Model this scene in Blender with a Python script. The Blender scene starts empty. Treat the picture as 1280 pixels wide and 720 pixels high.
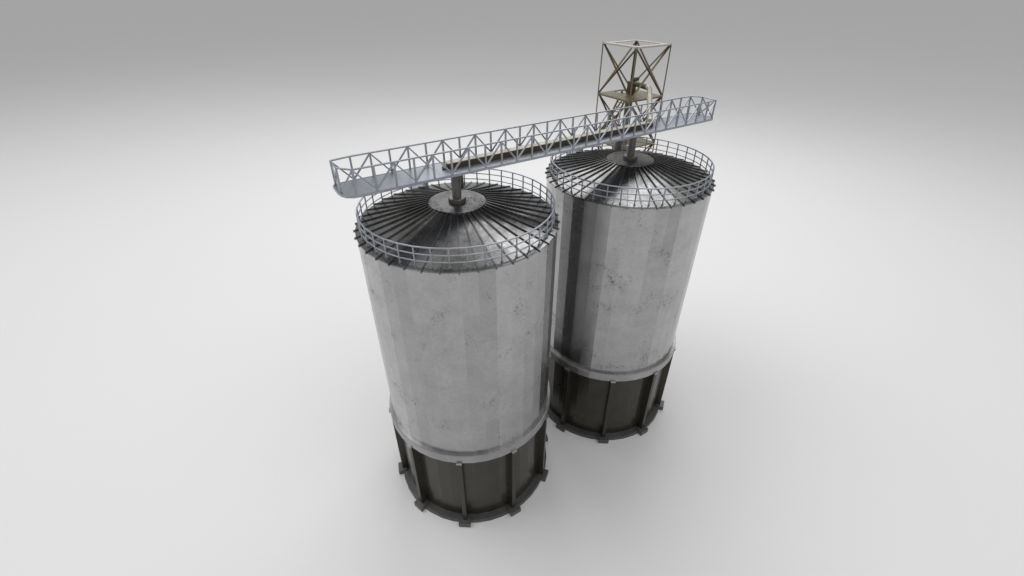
import bpy, math, random
from mathutils import Vector, Matrix
random.seed(7)
C = bpy.context.scene.collection
PI = math.pi
R = math.radians
L = 9.3847                      # distance between the two silo axes

# ------------------------------------------------------------------ materials
def new_mat(name):
    m = bpy.data.materials.new(name); m.use_nodes = True
    nt = m.node_tree
    return m, nt, nt.nodes['Principled BSDF']

def N(nt, typ, **kw):
    n = nt.nodes.new(typ)
    for k, v in kw.items():
        if k in n.inputs.keys() if hasattr(n.inputs, 'keys') else False:
            n.inputs[k].default_value = v
        else:
            setattr(n, k, v)
    return n

def ramp(nt, src, stops):
    r = nt.nodes.new('ShaderNodeValToRGB')
    el = r.color_ramp.elements
    el[0].position, el[0].color = stops[0][0], (*[stops[0][1]] * 3, 1)
    el[1].position, el[1].color = stops[-1][0], (*[stops[-1][1]] * 3, 1)
    for p, v in stops[1:-1]:
        e = el.new(p); e.color = (v, v, v, 1)
    nt.links.new(src, r.inputs['Fac'])
    return r.outputs['Color']

def mixc(nt, fac, a, b, blend='MIX'):
    m = nt.nodes.new('ShaderNodeMix'); m.data_type = 'RGBA'; m.blend_type = blend
    for sock, v in ((m.inputs['Factor'], fac), (m.inputs['A'], a), (m.inputs['B'], b)):
        pass
    ins = [i for i in m.inputs if i.enabled]
    fs, As, Bs = ins[0], ins[1], ins[2]
    for s, v in ((fs, fac), (As, a), (Bs, b)):
        if isinstance(v, bpy.types.NodeSocket): nt.links.new(v, s)
        elif isinstance(v, (int, float)): s.default_value = v
        else: s.default_value = (*v, 1)
    return [o for o in m.outputs if o.enabled][0]

def math_(nt, op, a, b=None):
    m = nt.nodes.new('ShaderNodeMath'); m.operation = op
    for i, v in enumerate((a, b)):
        if v is None: continue
        if isinstance(v, bpy.types.NodeSocket): nt.links.new(v, m.inputs[i])
        else: m.inputs[i].default_value = v
    return m.outputs[0]

def noise(nt, vec, scale, detail=6, rough=.6, dist=0):
    n = nt.nodes.new('ShaderNodeTexNoise')
    n.inputs['Scale'].default_value = scale; n.inputs['Detail'].default_value = detail
    n.inputs['Roughness'].default_value = rough; n.inputs['Distortion'].default_value = dist
    nt.links.new(vec, n.inputs['Vector'])
    return n.outputs['Fac']

def worn_metal(name, col, dark, metallic, rough, stain=.5, grain=.15, spot=(.62, .70), facets=0, rough_var=.12,
               bump=.0, streak=0, spec=.5, clump=.56, speck=.66, patch=.35, tone=.20):
    """metal with mottling, grain, clustered dark scratches, and (facets>0) a slight tone change per sheet"""
    m, nt, bs = new_mat(name)
    geo = nt.nodes.new('ShaderNodeNewGeometry')
    pos = geo.outputs['Position']
    a = noise(nt, pos, 1.1, 8, .65)
    b = noise(nt, pos, 9, 6, .7)
    g = noise(nt, pos, 60, 3, .8)
    base = mixc(nt, ramp(nt, a, [(.3, 0), (.7, 1)]), tuple(c * (1 - grain) for c in col), tuple(min(1, c * (1 + grain)) for c in col))
    base = mixc(nt, math_(nt, 'MULTIPLY', ramp(nt, b, [(.45, 0), (.75, 1)]), patch), base, tuple(c * .62 for c in col))
    base = mixc(nt, .35, base, mixc(nt, g, (.55, .55, .55), (1.4, 1.4, 1.4)), 'MULTIPLY')
    # clustered dark scuffs: a large mask times fine speckle
    big = ramp(nt, noise(nt, pos, .75, 3, .5, .6), [(clump, 0), (clump + .10, 1)])
    fine = ramp(nt, noise(nt, pos, 7.5, 9, .78, 1.2), [(spot[0] - .08, 0), (spot[1] - .04, 1)])
    sp = math_(nt, 'MULTIPLY', big, fine)
    fine2 = ramp(nt, noise(nt, pos, 13, 8, .75, .4), [(speck, 0), (speck + .09, 1)])
    sp = math_(nt, 'MAXIMUM', sp, math_(nt, 'MULTIPLY', fine2, .55))
    base = mixc(nt, math_(nt, 'MULTIPLY', sp, stain), base, dark)
    if facets:
        tc = nt.nodes.new('ShaderNodeTexCoord')
        sx = nt.nodes.new('ShaderNodeSeparateXYZ'); nt.links.new(tc.outputs['Object'], sx.inputs[0])
        ang = math_(nt, 'ARCTAN2', sx.outputs['Y'], sx.outputs['X'])
        idx = math_(nt, 'FLOOR', math_(nt, 'MULTIPLY', ang, facets / (2 * PI)))
        lev = math_(nt, 'FLOOR', math_(nt, 'MULTIPLY', math_(nt, 'ADD', sx.outputs['Z'], math_(nt, 'MULTIPLY', idx, 1.37)), .22))
        tone_v = 1 - tone * .75
        for z_in, amp in ((None, tone), (lev, tone * .5)):
            cb = nt.nodes.new('ShaderNodeCombineXYZ'); nt.links.new(idx, cb.inputs[0])
            if z_in is not None: nt.links.new(z_in, cb.inputs[1])
            wn = nt.nodes.new('ShaderNodeTexWhiteNoise'); nt.links.new(cb.outputs[0], wn.inputs['Vector'])
            tone_v = math_(nt, 'ADD', math_(nt, 'MULTIPLY', wn.outputs['Value'], amp), tone_v)
        cc = nt.nodes.new('ShaderNodeCombineColor')
        for i in range(3): nt.links.new(tone_v, cc.inputs[i])
        base = mixc(nt, 1.0, base, cc.outputs[0], 'MULTIPLY')
    nt.links.new(base, bs.inputs['Base Color'])
    bs.inputs['Metallic'].default_value = metallic
    bs.inputs['Specular IOR Level'].default_value = spec
    rr = math_(nt, 'ADD', math_(nt, 'MULTIPLY', math_(nt, 'SUBTRACT', b, .5), rough_var * 3), rough)
    rr = math_(nt, 'ADD', rr, math_(nt, 'MULTIPLY', sp, .2))
    nt.links.new(rr, bs.inputs['Roughness'])
    if bump:
        bp = nt.nodes.new('ShaderNodeBump'); bp.inputs['Strength'].default_value = bump; bp.inputs['Distance'].default_value = .02
        nt.links.new(g, bp.inputs['Height']); nt.links.new(bp.outputs[0], bs.inputs['Normal'])
    return m

M = {}
M['tank'] = worn_metal('galvanised_tank_sheet', (.42, .42, .42), (.02, .02, .02), .97, .25, stain=.85, grain=.10, facets=40, rough_var=.04, clump=.55, spot=(.585, .675), speck=.70, patch=.38, tone=.17)
M['skirt'] = worn_metal('dark_skirt_sheet', (.050, .047, .038), (.012, .012, .010), .5, .25, stain=.6, facets=40, rough_var=.05)
M['ring'] = worn_metal('ring_steel', (.38, .38, .38), (.03, .03, .03), .9, .36, stain=.8, grain=.18)
M['base'] = worn_metal('dark_base_steel', (.098, .098, .098), (.03, .03, .03), .3, .42, stain=.6, grain=.25)
M['column'] = worn_metal('column_steel', (.058, .053, .043), (.02, .02, .02), .6, .33, stain=.5)
M['roof'] = worn_metal('roof_sheet', (.22, .22, .22), (.03, .03, .03), .97, .19, stain=.7, grain=.5, rough_var=.16, bump=.04, patch=.6, clump=.5)
M['rib'] = worn_metal('roof_rib_steel', (.16, .157, .152), (.03, .03, .03), .9, .24, stain=.5, grain=.3, rough_var=.10)
M['plate'] = worn_metal('centre_plate_steel', (.13, .13, .13), (.02, .02, .02), .9, .34, stain=.9, grain=.5, rough_var=.10, clump=.40, spot=(.55, .64), patch=.8)
M['pipe'] = worn_metal('pipe_steel', (.20, .195, .185), (.03, .03, .03), .7, .42, stain=.8, grain=.35)
M['blue'] = worn_metal('blue_grey_steel', (.37, .392, .438), (.16, .175, .21), .75, .33, stain=.10, grain=.05, clump=.62)
M['tan'] = worn_metal('tan_steel', (.180, .150, .092), (.06, .045, .02), .65, .38, stain=.6, grain=.25)
M['pale'] = worn_metal('pale_cream_steel', (.47, .445, .375), (.14, .11, .05), .5, .40, stain=.5, grain=.12)
M['sheet'] = worn_metal('lit_frame_steel', (.52, .50, .44), (.12, .11, .09), .7, .32, stain=.3, grain=.12)  # paler steel for the tower top: light on its faces put into the colour
M['conveyor'] = worn_metal('conveyor_steel', (.100, .086, .050), (.04, .03, .012), .6, .42, stain=.6, grain=.2)

def ground_mat():
    m, nt, bs = new_mat('studio_floor')
    geo = nt.nodes.new('ShaderNodeNewGeometry')
    n = noise(nt, geo.outputs['Position'], .05, 3, .5)
    nt.links.new(mixc(nt, n, (.79, .79, .79), (.81, .81, .81)), bs.inputs['Base Color'])
    bs.inputs['Roughness'].default_value = .9
    bs.inputs['Specular IOR Level'].default_value = .1
    return m
M['ground'] = ground_mat()

# ------------------------------------------------------------------ mesh builder
class MB:
    def __init__(s): s.v = []; s.f = []
    def add(s, vs, fs):
        o = len(s.v); s.v += [tuple(v) for v in vs]; s.f += [tuple(i + o for i in f) for f in fs]; return s
    def box(s, x0, x1, y0, y1, z0, z1):
        vs = [(x, y, z) for z in (z0, z1) for y in (y0, y1) for x in (x0, x1)]
        return s.add(vs, [(0, 2, 3, 1), (4, 5, 7, 6), (0, 1, 5, 4), (1, 3, 7, 5), (3, 2, 6, 7), (2, 0, 4, 6)])
    def bar(s, p, q, w, h, up=(0, 0, 1)):
        p, q = Vector(p), Vector(q); d = (q - p).normalized(); up = Vector(up)
        if abs(d.dot(up)) > .999: up = Vector((0, 1, 0))
        sx = d.cross(up).normalized(); sy = sx.cross(d).normalized()
        vs = [b + sx * (a * w / 2) + sy * (c * h / 2) for b in (p, q) for a, c in ((-1, -1), (1, -1), (1, 1), (-1, 1))]
        return s.add(vs, [(3, 2, 1, 0), (4, 5, 6, 7), (0, 1, 5, 4), (1, 2, 6, 5), (2, 3, 7, 6), (3, 0, 4, 7)])
    def angle_bar(s, p, q, w, t, dirs):
        """an L section: two flanges of width w and thickness t along the two given directions"""
        p, q = Vector(p), Vector(q); a, b = Vector(dirs[0]), Vector(dirs[1])
        prof = [(0, 0), (w, 0), (w, t), (t, t), (t, w), (0, w)]
        vs = [e + a * x + b * y for e in (p, q) for x, y in prof]
        n = 6
        fs = [tuple(range(n)), tuple(reversed(range(n, 2 * n)))]
        fs += [(i, n + i, n + (i + 1) % n, (i + 1) % n) for i in range(n)]
        return s.add(vs, fs)
    def tube(s, pts, r, n=12, caps=True):
        pts = [Vector(p) for p in pts]; k = len(pts); rs = r if isinstance(r, (list, tuple)) else [r] * k
        o = []; ref = None
        for i, p in enumerate(pts):
            d = (pts[min(i + 1, k - 1)] - pts[max(i - 1, 0)]).normalized()
            if ref is None:
                ref = Vector((0, 0, 1)) if abs(d.z) < .9 else Vector((1, 0, 0))
            a = d.cross(ref).normalized(); b = d.cross(a).normalized(); ref = a.cross(d)
            o += [p + (a * math.cos(2 * PI * j / n) + b * math.sin(2 * PI * j / n)) * rs[i] for j in range(n)]
        fs = [(i * n + j, i * n + (j + 1) % n, (i + 1) * n + (j + 1) % n, (i + 1) * n + j) for i in range(k - 1) for j in range(n)]
        if caps: fs += [tuple(reversed(range(n))), tuple(range((k - 1) * n, k * n))]
        return s.add(o, fs)
    def lathe(s, prof, n=40, ph=0, close=False, center=(0, 0)):
        k = len(prof)
        vs = [(center[0] + r * math.cos(2 * PI * j / n + ph), center[1] + r * math.sin(2 * PI * j / n + ph), z) for r, z in prof for j in range(n)]
        rng = k if close else k - 1
        fs = [(i * n + j, i * n + (j + 1) % n, ((i + 1) % k) * n + (j + 1) % n, ((i + 1) % k) * n + j) for i in range(rng) for j in range(n)]
        return s.add(vs, fs)
    def prism(s, poly, z0, z1):
        n = len(poly)
        vs = [(x, y, z0) for x, y in poly] + [(x, y, z1) for x, y in poly]
        return s.add(vs, [tuple(reversed(range(n))), tuple(range(n, 2 * n))] + [(i, (i + 1) % n, n + (i + 1) % n, n + i) for i in range(n)])
    def rot(s, a, start=0):
        c, sn = math.cos(a), math.sin(a)
        s.v = s.v[:start] + [(x * c - y * sn, x * sn + y * c, z) for x, y, z in s.v[start:]]; return s
    def build(s, name, mat, parent=None, smooth=None, bevel=0):
        me = bpy.data.meshes.new(name); me.from_pydata(s.v, [], s.f); me.validate(); me.update()
        import bmesh
        bm = bmesh.new(); bm.from_mesh(me); bmesh.ops.recalc_face_normals(bm, faces=bm.faces)
        if bevel:
            bmesh.ops.bevel(bm, geom=list(bm.edges), offset=bevel, segments=1, affect='EDGES', profile=.5)
        bm.to_mesh(me); bm.free()
        me.materials.append(mat)
        o = bpy.data.objects.new(name, me); C.objects.link(o)
        if smooth:
            for p in me.polygons: p.use_smooth = True
            me.set_sharp_from_angle(angle=R(smooth))
        if parent:
            o.parent = parent
            base = parent
            off = Vector((0, 0, 0))
            while base is not None:
                off += base.location; base = base.parent
            me.transform(Matrix.Translation(-off))     # shapes are written in world coordinates
        return o

def thing(name, label, cat, loc=(0, 0, 0), group=None):
    o = bpy.data.objects.new(name, None); C.objects.link(o)
    o.location = loc; o.empty_display_size = .3
    o['label'] = label; o['category'] = cat
    if group: o['group'] = group
    return o

def copy_tree(o, parent=None):
    kids = [c for c in bpy.data.objects if c.parent == o]
    c = o.copy(); C.objects.link(c)
    if parent: c.parent = parent
    for k in kids: copy_tree(k, c)
    return c

# ------------------------------------------------------------------ ground
g = MB(); g.add([(-3000, -3000, 0), (3000, -3000, 0), (3000, 3000, 0), (-3000, 3000, 0)], [(0, 1, 2, 3)])
go = g.build('ground', M['ground']); go['kind'] = 'structure'

# ------------------------------------------------------------------ silo
def cone_z(r): return 15.88 - (r - 1.11) / (4.03 - 1.11) * (15.88 - 15.13)

def make_silo():
    t = thing('grain_silo', 'front grain silo nearer the camera, grey faceted tank standing under the left catwalk half', 'silo',
              (0, 0, 0), 'twin grain silos under the catwalk')
    n = 40
    MB().lathe([(3.9, 5.3), (4.0, 5.3), (4.0, 15.10), (3.9, 15.10)], n).build('tank', M['tank'], t)
    MB().lathe([(3.82, .1), (3.82, 5.2)], n).build('skirt', M['skirt'], t)
    MB().lathe([(3.80, 4.985), (4.16, 4.985), (4.16, 5.40), (4.13, 5.45), (3.80, 5.45)], n, close=True).build('flange_ring', M['ring'], t)
    MB().lathe([(3.70, 0.0), (4.17, 0.0), (4.15, .22), (3.70, .24)], n, close=True).build('base_ring', M['base'], t)
    for k in range(10):
        a = R(18 + 36 * k)
        f = MB().box(3.92, 4.40, -.295, .295, 0.004, .31).rot(a).build('foot', M['base'], t, bevel=.012)
        c = MB().box(3.80, 4.175, -.10, .10, .306, 4.99).rot(a).build('column', M['column'], t, bevel=.008)
        MB().box(3.98, 4.235, -.13, .13, 4.93, 5.06).rot(a).build('bracket', M['ring'], c, bevel=.008)
    roof = MB().lathe([(1.0, 15.88), (1.11, cone_z(1.11)), (4.035, cone_z(4.035)), (4.035, cone_z(4.035) - .05), (3.85, 15.06)], n).build('roof', M['roof'], t)
    MB().lathe([(0.001, 15.93), (1.12, 15.93), (1.14, 15.91), (1.14, 15.82)], n).build('centre_plate', M['plate'], roof)
    for k in range(n):
        a = R(9 * k)
        w, h = .020, .075
        r0, r1 = 1.16, 4.095
        z0, z1 = cone_z(r0), cone_z(r1)
        mb = MB()
        vs = [(r0, -w, z0 - .04), (r0, w, z0 - .04), (r0, w, z0 + h), (r0, -w, z0 + h),
              (r1, -w, z1 - .05), (r1, w, z1 - .05), (r1, w, z1 + h * .55), (r1, -w, z1 + h * .55)]
        mb.add(vs, [(0, 1, 2, 3), (7, 6, 5, 4), (0, 4, 5, 1), (1, 5, 6, 2), (2, 6, 7, 3), (3, 7, 4, 0)])
        mb.rot(a).build('rib', M['rib'], roof)
    # feed pipe on the axis up to the catwalk
    fp = MB().tube([(0, 0, 15.99), (0, 0, 17.21)], .175, 16).build('feed_pipe', M['pipe'], t, smooth=40)
    MB().lathe([(.001, 16.09), (.325, 16.09), (.345, 16.07), (.345, 15.925)], 16).build('collar', M['pipe'], fp)
    # railing
    rl = MB()
    ang = [R(94.5 + 2 + 0)] + [R(103.5 + 9 * k) for k in range(38)] + [R(85.5 + 360)]
    def pol(a, z, r=3.835): return (r * math.cos(a), r * math.sin(a), z)
    top = MB().tube([pol(a, 15.915) for a in ang], .031, 8).build('railing', M['blue'], t, smooth=60)
    MB().tube([pol(a, 15.645) for a in ang], .026, 8).build('rail', M['blue'], top, smooth=60)
    MB().tube([pol(a, 15.375) for a in ang], .026, 8).build('rail', M['blue'], top, smooth=60)
    for a in ang:
        d = MB().tube([pol(a, cone_z(3.835) - .02), pol(a, 15.915)], .029, 8)
        d.lathe([(.05, cone_z(3.835) - .02), (.05, cone_z(3.835) + .03), (.001, cone_z(3.835) + .03)], 8, center=pol(a, 0)[:2])
        d.build('post', M['blue'], top)
    # landing at the gap of the railing
    l = MB().box(-.36, .46, 3.95, 4.85, 15.10, 15.16).build('landing', M['blue'], t)
    MB().box(-.40, -.36, 4.05, 4.85, 15.08, 15.50).build('side_panel', M['blue'], l)
    MB().box(.46, .50, 4.05, 4.85, 15.08, 15.50).build('side_panel', M['blue'], l)
    MB().box(-.40, .50, 4.853, 4.89, 15.08, 15.46).build('back_panel', M['blue'], l)
    # short upright pipe stub at the back of the roof
    MB().tube([(1.12, 2.0, 15.45), (1.12, 2.0, 15.62), (1.12, 2.0, 16.42)], [.21, .19, .18], 14).build('roof_vent', M['pipe'], t, smooth=40)
    return t

siloA = make_silo()
siloB = copy_tree(siloA)
siloB.location = (L, 0, 0)
siloB['label'] = 'rear grain silo with the tan tower behind it, dark scuffs on its faceted tank'

# ------------------------------------------------------------------ catwalk
ZF, ZT = 17.30, 18.15
CX = 4.975
cw = thing('catwalk', 'long blue grey steel catwalk with truss railings bridging the tops of both silos', 'catwalk', (CX, 0, ZF))
def sym(p): return (2 * CX - p[0], -p[1])
half = [(13.6, -.72), (-3.75, -.72), (-4.05, -.68), (-4.25, -.54), (-4.36, -.34), (-4.40, -.1), (-4.39, .5), (-4.33, .62), (-4.2, .70), (-3.6, .74)]
poly = [(-3.75, -.72), (-4.05, -.68), (-4.25, -.54), (-4.36, -.34), (-4.40, -.08), (-4.39, .5), (-4.33, .62), (-4.2, .69), (-3.6, .72)]
outline = poly + [sym(p) for p in poly]
outline = outline[::-1]
fl = MB().prism(outline, ZF - .035, ZF).build('floor', M['blue'], cw)
# edge beam: a strip that follows the outline
def offset_poly(pl, d):
    out = []
    n = len(pl)
    for i in range(n):
        a, b, c = Vector(pl[i - 1]), Vector(pl[i]), Vector(pl[(i + 1) % n])
        n1 = Vector(((b - a).y, -(b - a).x)).normalized(); n2 = Vector(((c - b).y, -(c - b).x)).normalized()
        m = (n1 + n2).normalized(); k = d / max(.3, m.dot(n1))
        out.append(tuple(b + m * k))
    return out
sgn = 1 if sum(outline[i - 1][0] * outline[i][1] - outline[i][0] * outline[i - 1][1] for i in range(len(outline))) > 0 else -1
oo = offset_poly(outline, .012 * sgn); oi = offset_poly(outline, -.03 * sgn)
mb = MB(); n = len(oo)
mb.add([(x, y, z) for pl, z in ((oi, ZF - .09), (oo, ZF - .09), (oo, ZF + .012), (oi, ZF + .012)) for x, y in pl],
       [(k * n + i, k * n + (i + 1) % n, ((k + 1) % 4) * n + (i + 1) % n, ((k + 1) % 4) * n + i) for k in range(4) for i in range(n)])
mb.build('edge_beam', M['blue'], fl)
for k in range(9):
    x = -3.2 + k * 2.04
    MB().bar((x, -.68, ZF - .065), (x, .68, ZF - .065), .08, .055).build('cross_beam', M['blue'], fl)

def side(s):
    """one railing; s=+1 the near side, s=-1 its half-turn copy on the far side"""
    def w(p): return (p[0], p[1]) if s > 0 else sym(p)
    pts = [(-3.94 + .70 * k, -.68) for k in range(26)]
    endp = [(-4.32, -.24), (-4.28, .58)]
    plan = [w(p) for p in endp[::-1][:1]] if False else []
    path = [w(p) for p in [endp[1], endp[0]] + pts]
    # the railing runs on from the last post to the other end's tip
    tail = [w((14.235, -.58))]
    path = path[1:] + tail
    full = [(x, y, ZT) for x, y in path]
    tr = MB()
    for a, b in zip(full[:-1], full[1:]): pass
    tr.tube(full, .033, 8)
    to = tr.build('railing', M['blue'], cw, smooth=60)
    posts = [w(endp[0])] + [w(p) for p in pts] + tail
    for i, (x, y) in enumerate(posts):
        MB().box(x - .030, x + .030, y - .030, y + .030, ZF, ZT - .012).build('post', M['blue'], to)
    # zigzag braces: top at even posts, foot at odd posts
    seq = [w(endp[0])] + [w(p) for p in pts] + tail
    for i in range(len(seq) - 1):
        a, b = seq[i], seq[i + 1]
        za, zb = (ZT, ZF + .03) if i % 2 == 1 else (ZF + .03, ZT)
        mbb = MB(); mbb.bar((a[0], a[1], za - (.02 if za == ZT else 0)), (b[0], b[1], zb - (.02 if zb == ZT else 0)), .050, .050)
        mbb.build('brace', M['blue'], to)
    return to
rn = side(1); rf = side(-1)
# end frames closing the two tips
for s in (1, -1):
    def w(p): return (p[0], p[1]) if s > 0 else sym(p)
    a, b = w((-4.32, -.24)), w((-4.285, .58))
    e = MB().tube([(*a, ZT), (*b, ZT)], .030, 8).build('end_frame', M['blue'], cw, smooth=60)
    MB().bar((*a, ZF + .03), (*b, ZT - .03), .050, .050).build('brace', M['blue'], e)
    MB().bar((*b, ZF + .03), (*a, ZT - .03), .050, .050).build('brace', M['blue'], e)

# ------------------------------------------------------------------ conveyor on the catwalk
cv = thing('conveyor', 'long narrow brown conveyor box with pale top lying on the catwalk floor', 'conveyor', (5, 0, ZF))
MB().box(-.30, 10.42, -.15, .13, ZF + .006, ZF + .21).build('trough', M['conveyor'], cv, bevel=.008)
MB().box(-.36, 10.48, -.175, .155, ZF + .212, ZF + .238).build('cover', M['pale'], cv, bevel=.006)  # pale colour paints the light caught by the brown box's top
MB().box(-.52, -.30, -.09, .07, ZF + .004, ZF + .10).build('drive_motor', M['pipe'], cv, bevel=.02)
MB().box(10.42, 10.56, -.11, .09, ZF + .004, ZF + .12).build('tail_pulley', M['pipe'], cv, bevel=.02)

# ------------------------------------------------------------------ tower
TX, TY, H = 13.585, 4.60, 1.30
tw = thing('lattice_tower', 'tall square tan lattice tower with crossed braces standing behind the rear silo', 'tower', (TX, TY, 0))
levels = [20.24 - 2.62 * k for k in range(8)]     # 20.24 ... 1.90
sg = [(-1, -1), (1, -1), (1, 1), (-1, 1)]
for sx, sy in sg:
    MB().angle_bar((TX + sx * H, TY + sy * H, 0), (TX + sx * H, TY + sy * H, 20.24), .072, .018, ((-sx, 0, 0), (0, -sy, 0))).build('leg', M['tan'], tw)
    MB().box(TX + sx * H - .17, TX + sx * H + .17, TY + sy * H - .17, TY + sy * H + .17, 0.004, .05).build('base_plate', M['base'], tw)
for li in range(7):
    z1, z0 = levels[li] - .06, levels[li + 1] + .04
    for i in range(4):
        a, b = sg[i], sg[(i + 1) % 4]
        nx, ny = (a[0] + b[0]) / 2, (a[1] + b[1]) / 2       # outward normal of this face
        for k, (p, q) in enumerate(((a, b), (b, a))):
            off = .030 + .034 * k
            P = (TX + p[0] * (H - .05) - nx * off * 0 + (-nx) * off + (nx) * .05, TY + p[1] * (H - .05) + (-ny) * off + ny * .05, z0)
            Q = (TX + q[0] * (H - .05) + (-nx) * off + nx * .05, TY + q[1] * (H - .05) + (-ny) * off + ny * .05, z1)
            MB().bar(P, Q, .03, .088, up=(nx, ny, 0)).bar([v - d for v, d in zip(P, (nx * .045, ny * .045, 0))], [v - d for v, d in zip(Q, (nx * .045, ny * .045, 0))], .075, .016, up=(nx, ny, 0)).build('brace', M['tan'], tw)
for li, z in enumerate(levels):
    for i in range(4):
        a, b = sg[i], sg[(i + 1) % 4]
        MB().bar((TX + a[0] * (H - .02), TY + a[1] * (H - .02), z - .045), (TX + b[0] * (H - .02), TY + b[1] * (H - .02), z - .045), .05, .06 if li == 0 else .085).build('cross_beam', M['sheet' if li == 0 else 'tan'], tw)
def deck(z, hole, name):
    x0, x1, y0, y1 = TX - H + .045, TX + H - .045, TY - H + .045, TY + H - .045
    mb = MB()
    if hole:
        a, b, c, d = hole
        mb.box(x0, x1, y0, c, z - .04, z - .006).box(x0, x1, d, y1, z - .04, z - .006).box(x0, a, c, d, z - .04, z - .006).box(b, x1, c, d, z - .04, z - .006)
    else:
        mb.box(x0, x1, y0, y1, z - .04, z - .006)
    return mb.build(name, M['tan'], tw)
d_ = .38
rd = deck(20.24, (TX - H + d_, TX + H - d_, TY - H + d_, TY + H - d_), 'top_frame'); rd.data.materials[0] = M['sheet']
deck(17.62, (13.38, 14.12, 5.02, 5.72), 'platform')
deck(15.0, (12.5, 13.2, 3.6, 4.1), 'platform')
lad = MB().bar((14.05, 5.13, 17.60), (12.55, 5.13, 15.0), .05, .11).bar((14.05, 5.67, 17.60), (12.55, 5.67, 15.0), .05, .11).build('ladder', M['tan'], tw)
for k in range(11):
    f = (k + .5) / 11
    x, z = 14.05 - 1.5 * f, 17.60 - 2.6 * f
    MB().bar((x, 5.15, z), (x, 5.65, z), .09, .03).build('rung', M['tan'], lad)

# ------------------------------------------------------------------ bucket elevator inside the tower
el = thing('bucket_elevator', 'brown bucket elevator leg rising inside the tan tower with pipe bending down to the conveyor', 'elevator', (TX, TY, 0))
MB().box(TX - .17, TX + .17, TY - .12, TY + .12, 0.004, 17.70).build('casing', M['conveyor'], el)
MB().box(TX - .24, TX + .24, TY - .2, TY + .2, 0.006, .7).build('boot', M['conveyor'], el, bevel=.02)
hd = MB().box(TX - .19, TX + .19, TY - .24, TY + .14, 17.703, 18.33).build('head', M['conveyor'], el, bevel=.03)
MB().tube([(TX - .12, TY - .12, 18.42), (TX + .36, TY - .12, 18.42)], .11, 14).build('motor', M['conveyor'], hd, smooth=40)
elb = Vector((13.60, 3.24, 18.16)); end = Vector((10.33, -.02, 17.53))
MB().tube([(TX, TY - .2, 18.24), (13.59, 3.60, 18.19), (13.597, 3.42, 18.175)], .135, 14).build('spout', M['conveyor'], el, smooth=40)
pth = []
s0 = Vector((13.598, 3.41, 18.174)); e0 = elb.lerp(end, .05)
for k in range(7):            # rounded bend
    f = k / 6
    pth.append(tuple(s0.lerp(elb, f).lerp(elb.lerp(e0, f), f)))
pth.append(tuple(end))
MB().tube(pth, .138, 14).build('discharge_pipe', M['pale'], el, smooth=40)

# ------------------------------------------------------------------ camera
cam = bpy.data.cameras.new('camera'); co = bpy.data.objects.new('camera', cam); C.objects.link(co)
F = Vector((0.44733428771262035, 0.6956619004386982, -0.5620912339777782)).normalized()
Rr = Vector((0.8411107851250542, -0.5408628727748974, 0)).normalized(); U = Rr.cross(F)
mw = Matrix((Rr, U, -F)).transposed().to_4x4(); mw.translation = (-7.3387, -15.3999, 23.2682)
co.matrix_world = mw
cam.sensor_width = 36; cam.lens = 574.726 / 1280 * 36; cam.clip_end = 8000; cam.clip_start = .1
bpy.context.scene.camera = co

# ------------------------------------------------------------------ light: studio world and three area lamps
w = bpy.data.worlds.new('World'); bpy.context.scene.world = w; w.use_nodes = True
bg = w.node_tree.nodes['Background']; bg.inputs['Color'].default_value = (1, 1, 1, 1); bg.inputs['Strength'].default_value = .46

def area(name, target, az, elev, dist, size, power, size_y=None):
    l = bpy.data.lights.new(name, 'AREA'); l.shape = 'RECTANGLE' if size_y else 'SQUARE'; l.size = size
    if size_y: l.size_y = size_y
    l.energy = power
    o = bpy.data.objects.new(name, l); C.objects.link(o)
    d = Vector((math.cos(R(az)) * math.cos(R(elev)), math.sin(R(az)) * math.cos(R(elev)), math.sin(R(elev))))
    o.location = Vector(target) + d * dist
    o.rotation_euler = (-d).to_track_quat('-Z', 'Y').to_euler()
    return o
T = (5, 0, 6)
area('key_lamp', T, 138, 57, 125, 76, 44500)
area('rim_lamp', T, 49, 47, 72, 56, 17000, 40)
area('front_lamp', T, -72, 62, 130, 88, 29500)

sc = bpy.context.scene
sc.view_settings.view_transform = 'Standard'; sc.view_settings.look = 'None'; sc.view_settings.exposure = 0; sc.view_settings.gamma = 1
